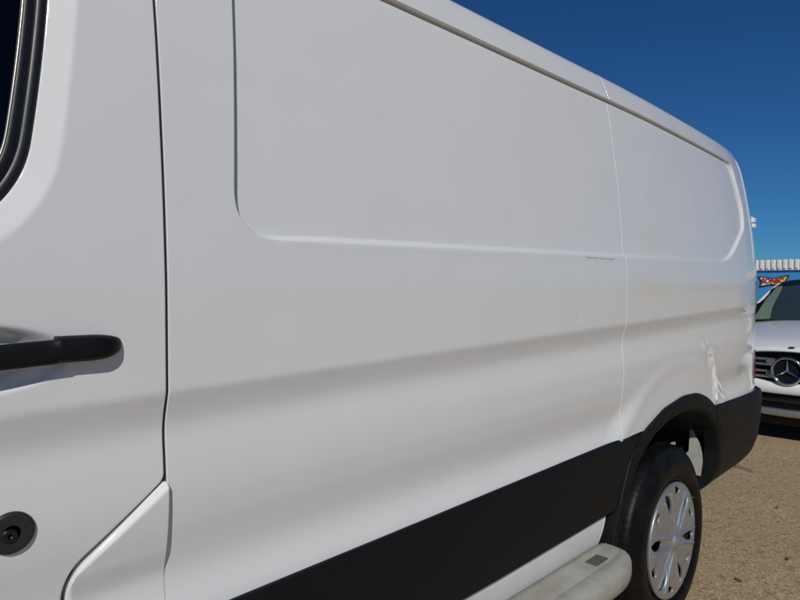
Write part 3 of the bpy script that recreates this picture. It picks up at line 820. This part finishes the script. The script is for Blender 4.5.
# low dusty hills all round, out of view, added for reflections in van paint
V = []; F = []; nseg = 180
for i in range(nseg):
    a = 2*math.pi*i/nseg; h_ = 5.5+3*math.sin(3*a+1)+1.5*math.sin(11*a)+.8*math.sin(29*a+2)
    for (r_, z_) in ((255, -.5), (262, h_*.55), (275, h_), (290, h_*.5)): V.append((20+r_*math.cos(a), 20+r_*math.sin(a), z_))
for i in range(nseg):
    k2 = (i+1) % nseg
    for j in range(3): F.append((i*4+j, i*4+j+1, k2*4+j+1, k2*4+j))
hl_ = pydata('reflection_hills', V, F, plain('reflection_hill_scrub', (.13, .11, .07), .95, nscale=.3, var=.5)); hl_['kind'] = 'structure'
# ------------------------------------------------------------------ parked car behind the van
CX, CY = 5.82, .435        # centre of the grille badge in plan
car = thing('parked_car', 'white sedan with round star badge on a two-bar grille, facing the rear of the van', 'car', (CX+2.2, CY, 0))
def car_rows(rows, n=24):
    """rows: (x, [(halfwidth, z), ...]) -> resampled smooth section rows, mirrored about CY"""
    V = []; F = []; m = None
    for (x, pts, bow) in rows:
        c = catmull(pts, 8)
        L = np.concatenate([[0], np.cumsum(np.hypot(*np.diff(c, axis=0).T))]); t = np.linspace(0, L[-1], n)
        yy = np.interp(t, L, c[:, 0]); zz = np.interp(t, L, c[:, 1])
        row = [(x+bow*(y_/.9)**2, CY-y_, z_) for y_, z_ in zip(yy, zz)]
        row = row+[(a, 2*CY-b, c_) for (a, b, c_) in reversed(row[:-1])]
        m = len(row); V += row
    for i in range(len(rows)-1):
        for j in range(m-1): F.append((i*m+j, i*m+j+1, (i+1)*m+j+1, (i+1)*m+j))
    return V, F
X0 = CX
def sec(hw, zb, zs, zc, flat=.75):   # lower side, shoulder, crown
    return [(hw*.97, zb), (hw, zb+.25*(zs-zb)+.05), (hw*.995, zs-.14), (hw*.95, zs-.02), (hw*flat, zs+.35*(zc-zs)), (hw*.4, zc-.010), (hw*.15, zc-.0012), (0, zc)]
rows = [(X0+.045, sec(.74, .66, .735, .80), .20), (X0+.12, sec(.80, .55, .765, .835), .17), (X0+.35, sec(.86, .30, .82, .885), .12), (X0+.65, sec(.90, .25, .87, .93), .09), (X0+1.0, sec(.91, .20, .90, .975), .06), (X0+1.25, sec(.91, .20, .915, 1.00), .05), (X0+2.2, sec(.91, .20, .93, .98), 0), (X0+3.2, sec(.91, .20, .95, 1.0), 0), (X0+4.0, sec(.90, .25, .97, 1.04), 0), (X0+4.55, sec(.84, .32, .93, 1.0), -.1)]
V, F = car_rows(rows); body = pydata('body', V, F, M['carpaint'], car)
# greenhouse
def gsec(hw, z0, hw1, z1, zc): return [(hw, z0), ((hw+hw1)/2+.02, (z0+z1)/2), (hw1, z1), (hw1*.55, zc-.008), (0, zc)]
rows = [(X0+1.15, gsec(.80, .92, .76, .955, .985), .12), (X0+1.55, gsec(.80, .93, .68, 1.13, 1.185), .10), (X0+1.95, gsec(.80, .93, .62, 1.30, 1.355), .06), (X0+2.25, gsec(.80, .93, .60, 1.365, 1.415), .0), (X0+2.8, gsec(.80, .93, .60, 1.385, 1.435), 0), (X0+3.4, gsec(.80, .95, .58, 1.35, 1.40), 0), (X0+4.1, gsec(.76, .97, .62, 1.04, 1.09), -.1)]
V, F = car_rows(rows); pydata('cabin', V, F, M['handle'], car)
V, F = car_rows([(X0+1.16, [(.60, .972), (.3, .990), (0, .996)], .10), (X0+1.55, [(.585, 1.160), (.3, 1.19), (0, 1.198)], .09), (X0+1.92, [(.56, 1.318), (.3, 1.345), (0, 1.352)], .06)], 10)
pydata('windscreen', V, F, plain('pale_reflective_windscreen', (.035, .046, .040), .05, coat=1.0, var=.3, nscale=2), car)
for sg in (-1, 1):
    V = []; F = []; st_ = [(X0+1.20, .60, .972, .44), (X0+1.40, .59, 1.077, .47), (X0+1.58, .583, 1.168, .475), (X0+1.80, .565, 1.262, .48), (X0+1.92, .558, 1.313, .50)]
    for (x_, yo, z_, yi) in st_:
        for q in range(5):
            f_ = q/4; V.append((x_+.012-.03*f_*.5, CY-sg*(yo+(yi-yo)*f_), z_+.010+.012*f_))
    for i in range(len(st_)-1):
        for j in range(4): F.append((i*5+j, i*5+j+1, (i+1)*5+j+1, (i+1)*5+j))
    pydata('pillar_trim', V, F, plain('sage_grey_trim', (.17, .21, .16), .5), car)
    pts = [(X0+1.10+.10, CY+sg*.775, .93), (X0+1.55+.08, CY+sg*.69, 1.135), (X0+1.95+.04, CY+sg*.625, 1.305), (X0+2.25, CY+sg*.60, 1.375), (X0+2.8, CY+sg*.60, 1.395), (X0+3.4, CY+sg*.58, 1.36), (X0+4.1, CY+sg*.66, 1.04)]
    c = catmull(pts, 8); V, F = tube([(a_, b_, c_-.022) for a_, b_, c_ in c.tolist()], .015, 8); pydata('roof_pillar', V, F, M['carpaint'], car)
    # mirrors, headlights
    bm = bmesh.new(); bmesh.ops.create_uvsphere(bm, u_segments=20, v_segments=12, radius=1, matrix=Matrix.Translation((X0+1.52, CY+sg*.99, 1.02)) @ Matrix.Diagonal((.09, .11, .075, 1)))
    from_bm('wing_mirror', bm, M['carpaint'], car, smooth=True)
    bm = bmesh.new(); bmesh.ops.create_uvsphere(bm, u_segments=24, v_segments=12, radius=1, matrix=Matrix.Translation((X0+.23, CY+sg*.66, .69)) @ Matrix.Rotation(R(-22*sg), 4, 'Z') @ Matrix.Diagonal((.12, .19, .075, 1)))
    from_bm('headlight', bm, M['chrome'], car, smooth=True)
# front face: recessed grille, bars, ring, star
def frontx(y, z):      # face of the car front at lateral offset y
    return X0+.20*(abs(y)/.9)**2+.0
def strip(name, ys, zt, zb, dx_t, dx_b, mat, parent, th=.05, n=24, mid=None):
    """band across the car front that follows its curve; zt/zb may be functions of |y|"""
    V = []; F = []
    yy = np.linspace(ys[0], ys[1], n)
    for y_ in yy:
        t = zt(y_) if callable(zt) else zt; b = zb(y_) if callable(zb) else zb; fx = frontx(y_, 0)
        prof = [(fx+dx_t+th, t), (fx+dx_t+.006, t), (fx+dx_t, t-.006)]
        if mid: prof.append((fx+mid, (t+b)/2))
        prof += [(fx+dx_b, b+.006), (fx+dx_b+.006, b), (fx+dx_b+th, b)]
        for (x, z) in prof: V.append((x, CY+y_, z))
    m = len(prof)
    for i in range(n-1):
        for j in range(m): F.append((i*m+j, i*m+(j+1) % m, (i+1)*m+(j+1) % m, (i+1)*m+j))
    F.append(tuple(range(m))); F.append(tuple((n-1)*m+j for j in range(m)))
    return pydata(name, V, F, mat, parent, smooth=True)
gtop = lambda y: .775-.10*(abs(y)/.6)**2.2
gbot = lambda y: .500+.10*(abs(y)/.55)**2
strip('bonnet_lip', (-.66, .66), lambda y: .815-.06*(abs(y)/.7)**2, lambda y: gtop(y)+.004, .05, -.02, M['carpaint'], car, .12)
gr = strip('grille', (-.50, .50), lambda y: gtop(y), lambda y: gbot(y), .045, .06, M['blackgloss'], car, .05)
strip('grille_surround', (-.51, .51), lambda y: gtop(y)+.010, lambda y: gtop(y)-.004, -.008, -.010, M['chrome'], car, .05)
for zc_ in (.682, .580):
    for dz in (.020, -.024):
        for sg in (-1, 1):
            strip('grille_bar', (sg*.105, sg*(.46-.2*abs(zc_-.64))), zc_+dz+.013, zc_+dz-.010, -.020, -.012, M['silver'], gr, .03, mid=-.028)
    for sg in (-1, 1): strip('bar_joint', (sg*.095, sg*.165), zc_+.032, zc_-.034, -.022, -.016, M['silver'], gr, .03, n=6, mid=-.030)
bm = bmesh.new()
for q in range(26):
    yq = -.47+q*.0376
    zt_, zb_ = gtop(yq)-.012, gbot(yq)+.012
    box(bm, frontx(yq, 0)+.032, frontx(yq, 0)+.050, CY+yq-.003, CY+yq+.003, zb_, zt_)
from_bm('grille_mesh', bm, M['handle'], gr)
def ringprof(r0, w_, d_): return [(math.cos(a)*d_, r0+math.sin(a)*w_) for a in np.linspace(0, 2*math.pi, 14)]
def revolve_x(prof, c, segs=64):
    V, F = revolve(prof, (0, 0, 0), segs)
    return [(c[0]+y_, c[1]+x_, c[2]+z_) for (x_, y_, z_) in V], F
bc = (X0-.062, CY, .622+.0)
V, F = revolve_x(ringprof(.108, .010, .012), bc); badge = pydata('badge_ring', V, F, M['chrome'], gr)
V, F = revolve_x([(.012, .102), (.012, .001)], bc); pydata('badge_plate', V, F, M['blackgloss'], badge)
bm = bmesh.new()
tip = bm.verts.new((bc[0]-.014, bc[1], bc[2])); ring = []
for q in range(6):
    a = R(90+60*q); rr = .100 if q % 2 == 0 else .013
    ring.append(bm.verts.new((bc[0]-.0 if q % 2 == 0 else bc[0]-.002, bc[1]+rr*math.cos(a), bc[2]+rr*math.sin(a))))
for q in range(6): bm.faces.new((tip, ring[q], ring[(q+1) % 6]))
from_bm('badge_star', bm, M['chrome'], badge)
bm = bmesh.new(); bmesh.ops.create_uvsphere(bm, u_segments=20, v_segments=8, radius=1, matrix=Matrix.Translation((X0+.028, CY-.012, .815)) @ Matrix.Diagonal((.020, .026, .006, 1)))
from_bm('bonnet_badge', bm, M['blackgloss'], car, smooth=True)
bz = lambda y: .02*(abs(y)/.8)**2
strip('bumper', (-.84, .84), lambda y: gbot(y)+.012 if abs(y) < .53 else .63, lambda y: .425+bz(y), -.045, -.050, M['carpaint'], car, .16, n=40, mid=-.062)
strip('bumper_side', (.52, .78), .665, .42, -.02, -.03, M['carpaint'], car, .12)
strip('bumper_side', (-.78, -.52), .665, .42, -.02, -.03, M['carpaint'], car, .12)
strip('lower_intake', (-.80, .80), lambda y: .424+bz(y), .275, -.02, .03, M['handle'], car, .12, n=30)
strip('intake_blade', (-.70, .70), .375, .352, -.030, -.024, M['blackgloss'], car, .06)
strip('bumper_trim', (-.62, .62), lambda y: .292, lambda y: .235+.03*(abs(y)/.6)**2, -.045, -.035, M['silver'], car, .10, mid=-.055)
strip('air_dam', (-.80, .80), .25, .150, .01, .05, M['handle'], car, .4)
bm = bmesh.new(); box(bm, X0+.3, X0+4.3, CY-.8, CY+.8, .16, .40); from_bm('underbody', bm, M['dark'], car)
for xx in (X0+.82, X0+3.66):
    for sg in (-1, 1):
        V, F = revolve([(.22, .20), (.22, .30), (.18, .325), (.04, .325), (0, .305), (.0, .235), (.03, .225), (.03, .21)], (0, 0, 0), 48)
        V = [(xx+a, CY+sg*.92-sg*b, .325+c) for (a, b, c) in V]
        wl = pydata('wheel', V, F, M['tyre'], car)
        V, F = revolve([(.03, .226), (.015, .20), (.04, .12), (.02, .05), (.015, .001)], (0, 0, 0), 30)
        V = [(xx+a, CY+sg*.92-sg*b, .325+c) for (a, b, c) in V]; pydata('rim', V, F, M['silver'], wl)

# ------------------------------------------------------------------ drive-in building with its wall sign
BX = 55.0
bld = thing('drive_in_building', 'low bright blue building with a white ribbed metal parapet beyond the parked car', 'building', (BX+8, 12, 0))
bm = bmesh.new(); box(bm, BX, BX+16, -8, 44, 0, 2.66); from_bm('wall', bm, M['bluewall'], bld)
bm = bmesh.new(); box(bm, BX-.19, BX+16.3, -8.3, 44.3, 2.66, 2.80); from_bm('fascia', bm, M['whitemetal'], bld)
bm = bmesh.new(); box(bm, BX-.15, BX+16.1, -8.15, 44.15, 2.80, 3.46); par = from_bm('parapet', bm, M['whitemetal'], bld)
me = None
for q in range(130):
    y0 = -8.1+q*.402
    if me is None:
        bm = bmesh.new()
        pts = [(0, 0), (-.16, .06), (-.16, .20), (0, .26)]
        lo = [bm.verts.new((a, b, 2.805)) for a, b in pts]; hi = [bm.verts.new((a, b, 3.50)) for a, b in pts]
        for a in range(3): bm.faces.new((lo[a], lo[a+1], hi[a+1], hi[a]))
        bm.faces.new(hi); bmesh.ops.recalc_face_normals(bm, faces=bm.faces)
        me = bpy.data.meshes.new('rib'); bm.to_mesh(me); bm.free(); me.materials.append(M['whitemetal'])
    o = bpy.data.objects.new('rib', me); col.objects.link(o); o.parent = par; o.location = (BX-.15, y0, 0)
# doors / windows on the blue wall, mostly behind the car
for yy in (2.0, 5.5, 20, 24, 28):
    bm = bmesh.new(); box(bm, BX-.05, BX+.02, yy, yy+1.6, .7, 2.1); wn_ = from_bm('window', bm, M['whitemetal'], bld)
    bm = bmesh.new(); box(bm, BX-.07, BX-.045, yy+.1, yy+1.5, .8, 2.0); from_bm('pane', bm, M['blackgloss'], wn_)
sy0, sy1 = 13.62, 11.40     # left and right ends as seen from the lot
def S2(t, z): return (sy0+(sy1-sy0)*t, z)
sign = thing('restaurant_sign', 'bow-tie shaped SONIC sign, white to yellow with red letters, on the blue wall', 'sign', (BX-.15, (sy0+sy1)/2, 1.80))
def flat(name, pts, x0, x1, mat, parent):
    bm = bmesh.new(); a = [bm.verts.new((x0, y_, z_)) for (y_, z_) in pts]; b = [bm.verts.new((x1, y_, z_)) for (y_, z_) in pts]
    bm.faces.new(a); bm.faces.new(b[::-1])
    for i in range(len(pts)): bm.faces.new((a[i], a[(i+1) % len(pts)], b[(i+1) % len(pts)], b[i]))
    return from_bm(name, bm, mat, parent)
bt = [(0, 2.20), (.5, 2.04), (1.0, 2.28), (.90, 1.80), (.86, 1.34), (.45, 1.50), (.05, 1.30), (.10, 1.78)]
flat('sign_border', [S2(*p) for p in bt], BX-.10, BX-.01, M['navy'], sign)
def inset(p, k_=.88): return (.5+(p[0]-.5)*.87, 1.78+(p[1]-1.78)*.72)
wh_ = [inset(bt[0]), inset((.5, 2.03)), inset((.56, 2.05)), inset((.42, 1.50)), inset(bt[6]), inset(bt[7])]
ye_ = [inset((.56, 2.05)), inset(bt[2]), inset(bt[3]), inset(bt[4]), inset((.42, 1.50))]
flat('sign_panel', [S2(*p) for p in wh_], BX-.125, BX-.095, M['sign_white'], sign)
flat('sign_panel', [S2(*p) for p in ye_], BX-.125, BX-.095, M['sign_yellow'], sign)
cu = bpy.data.curves.new('lettering', 'FONT'); cu.body = 'SONIC'; cu.size = .56; cu.extrude = .02; cu.offset = .022; cu.shear = .15; cu.align_x = 'CENTER'; cu.align_y = 'CENTER'
to = bpy.data.objects.new('lettering_src', cu); col.objects.link(to)
dg = bpy.context.evaluated_depsgraph_get(); dg.update(); tm = bpy.data.meshes.new_from_object(to.evaluated_get(dg)); bpy.data.objects.remove(to)
xs_ = [v.co.x for v in tm.vertices]; wd_ = max(xs_)-min(xs_); cx_ = (max(xs_)+min(xs_))/2
for v in tm.vertices:
    a, b, c = v.co; v.co = (BX-.150-c, (sy0+sy1)/2-(a-cx_)*1.62/wd_+.06, 1.80+b+(a-cx_)*.03)
tm.name = 'lettering'; tm.materials.clear(); link('lettering', tm, M['sign_red'], sign)
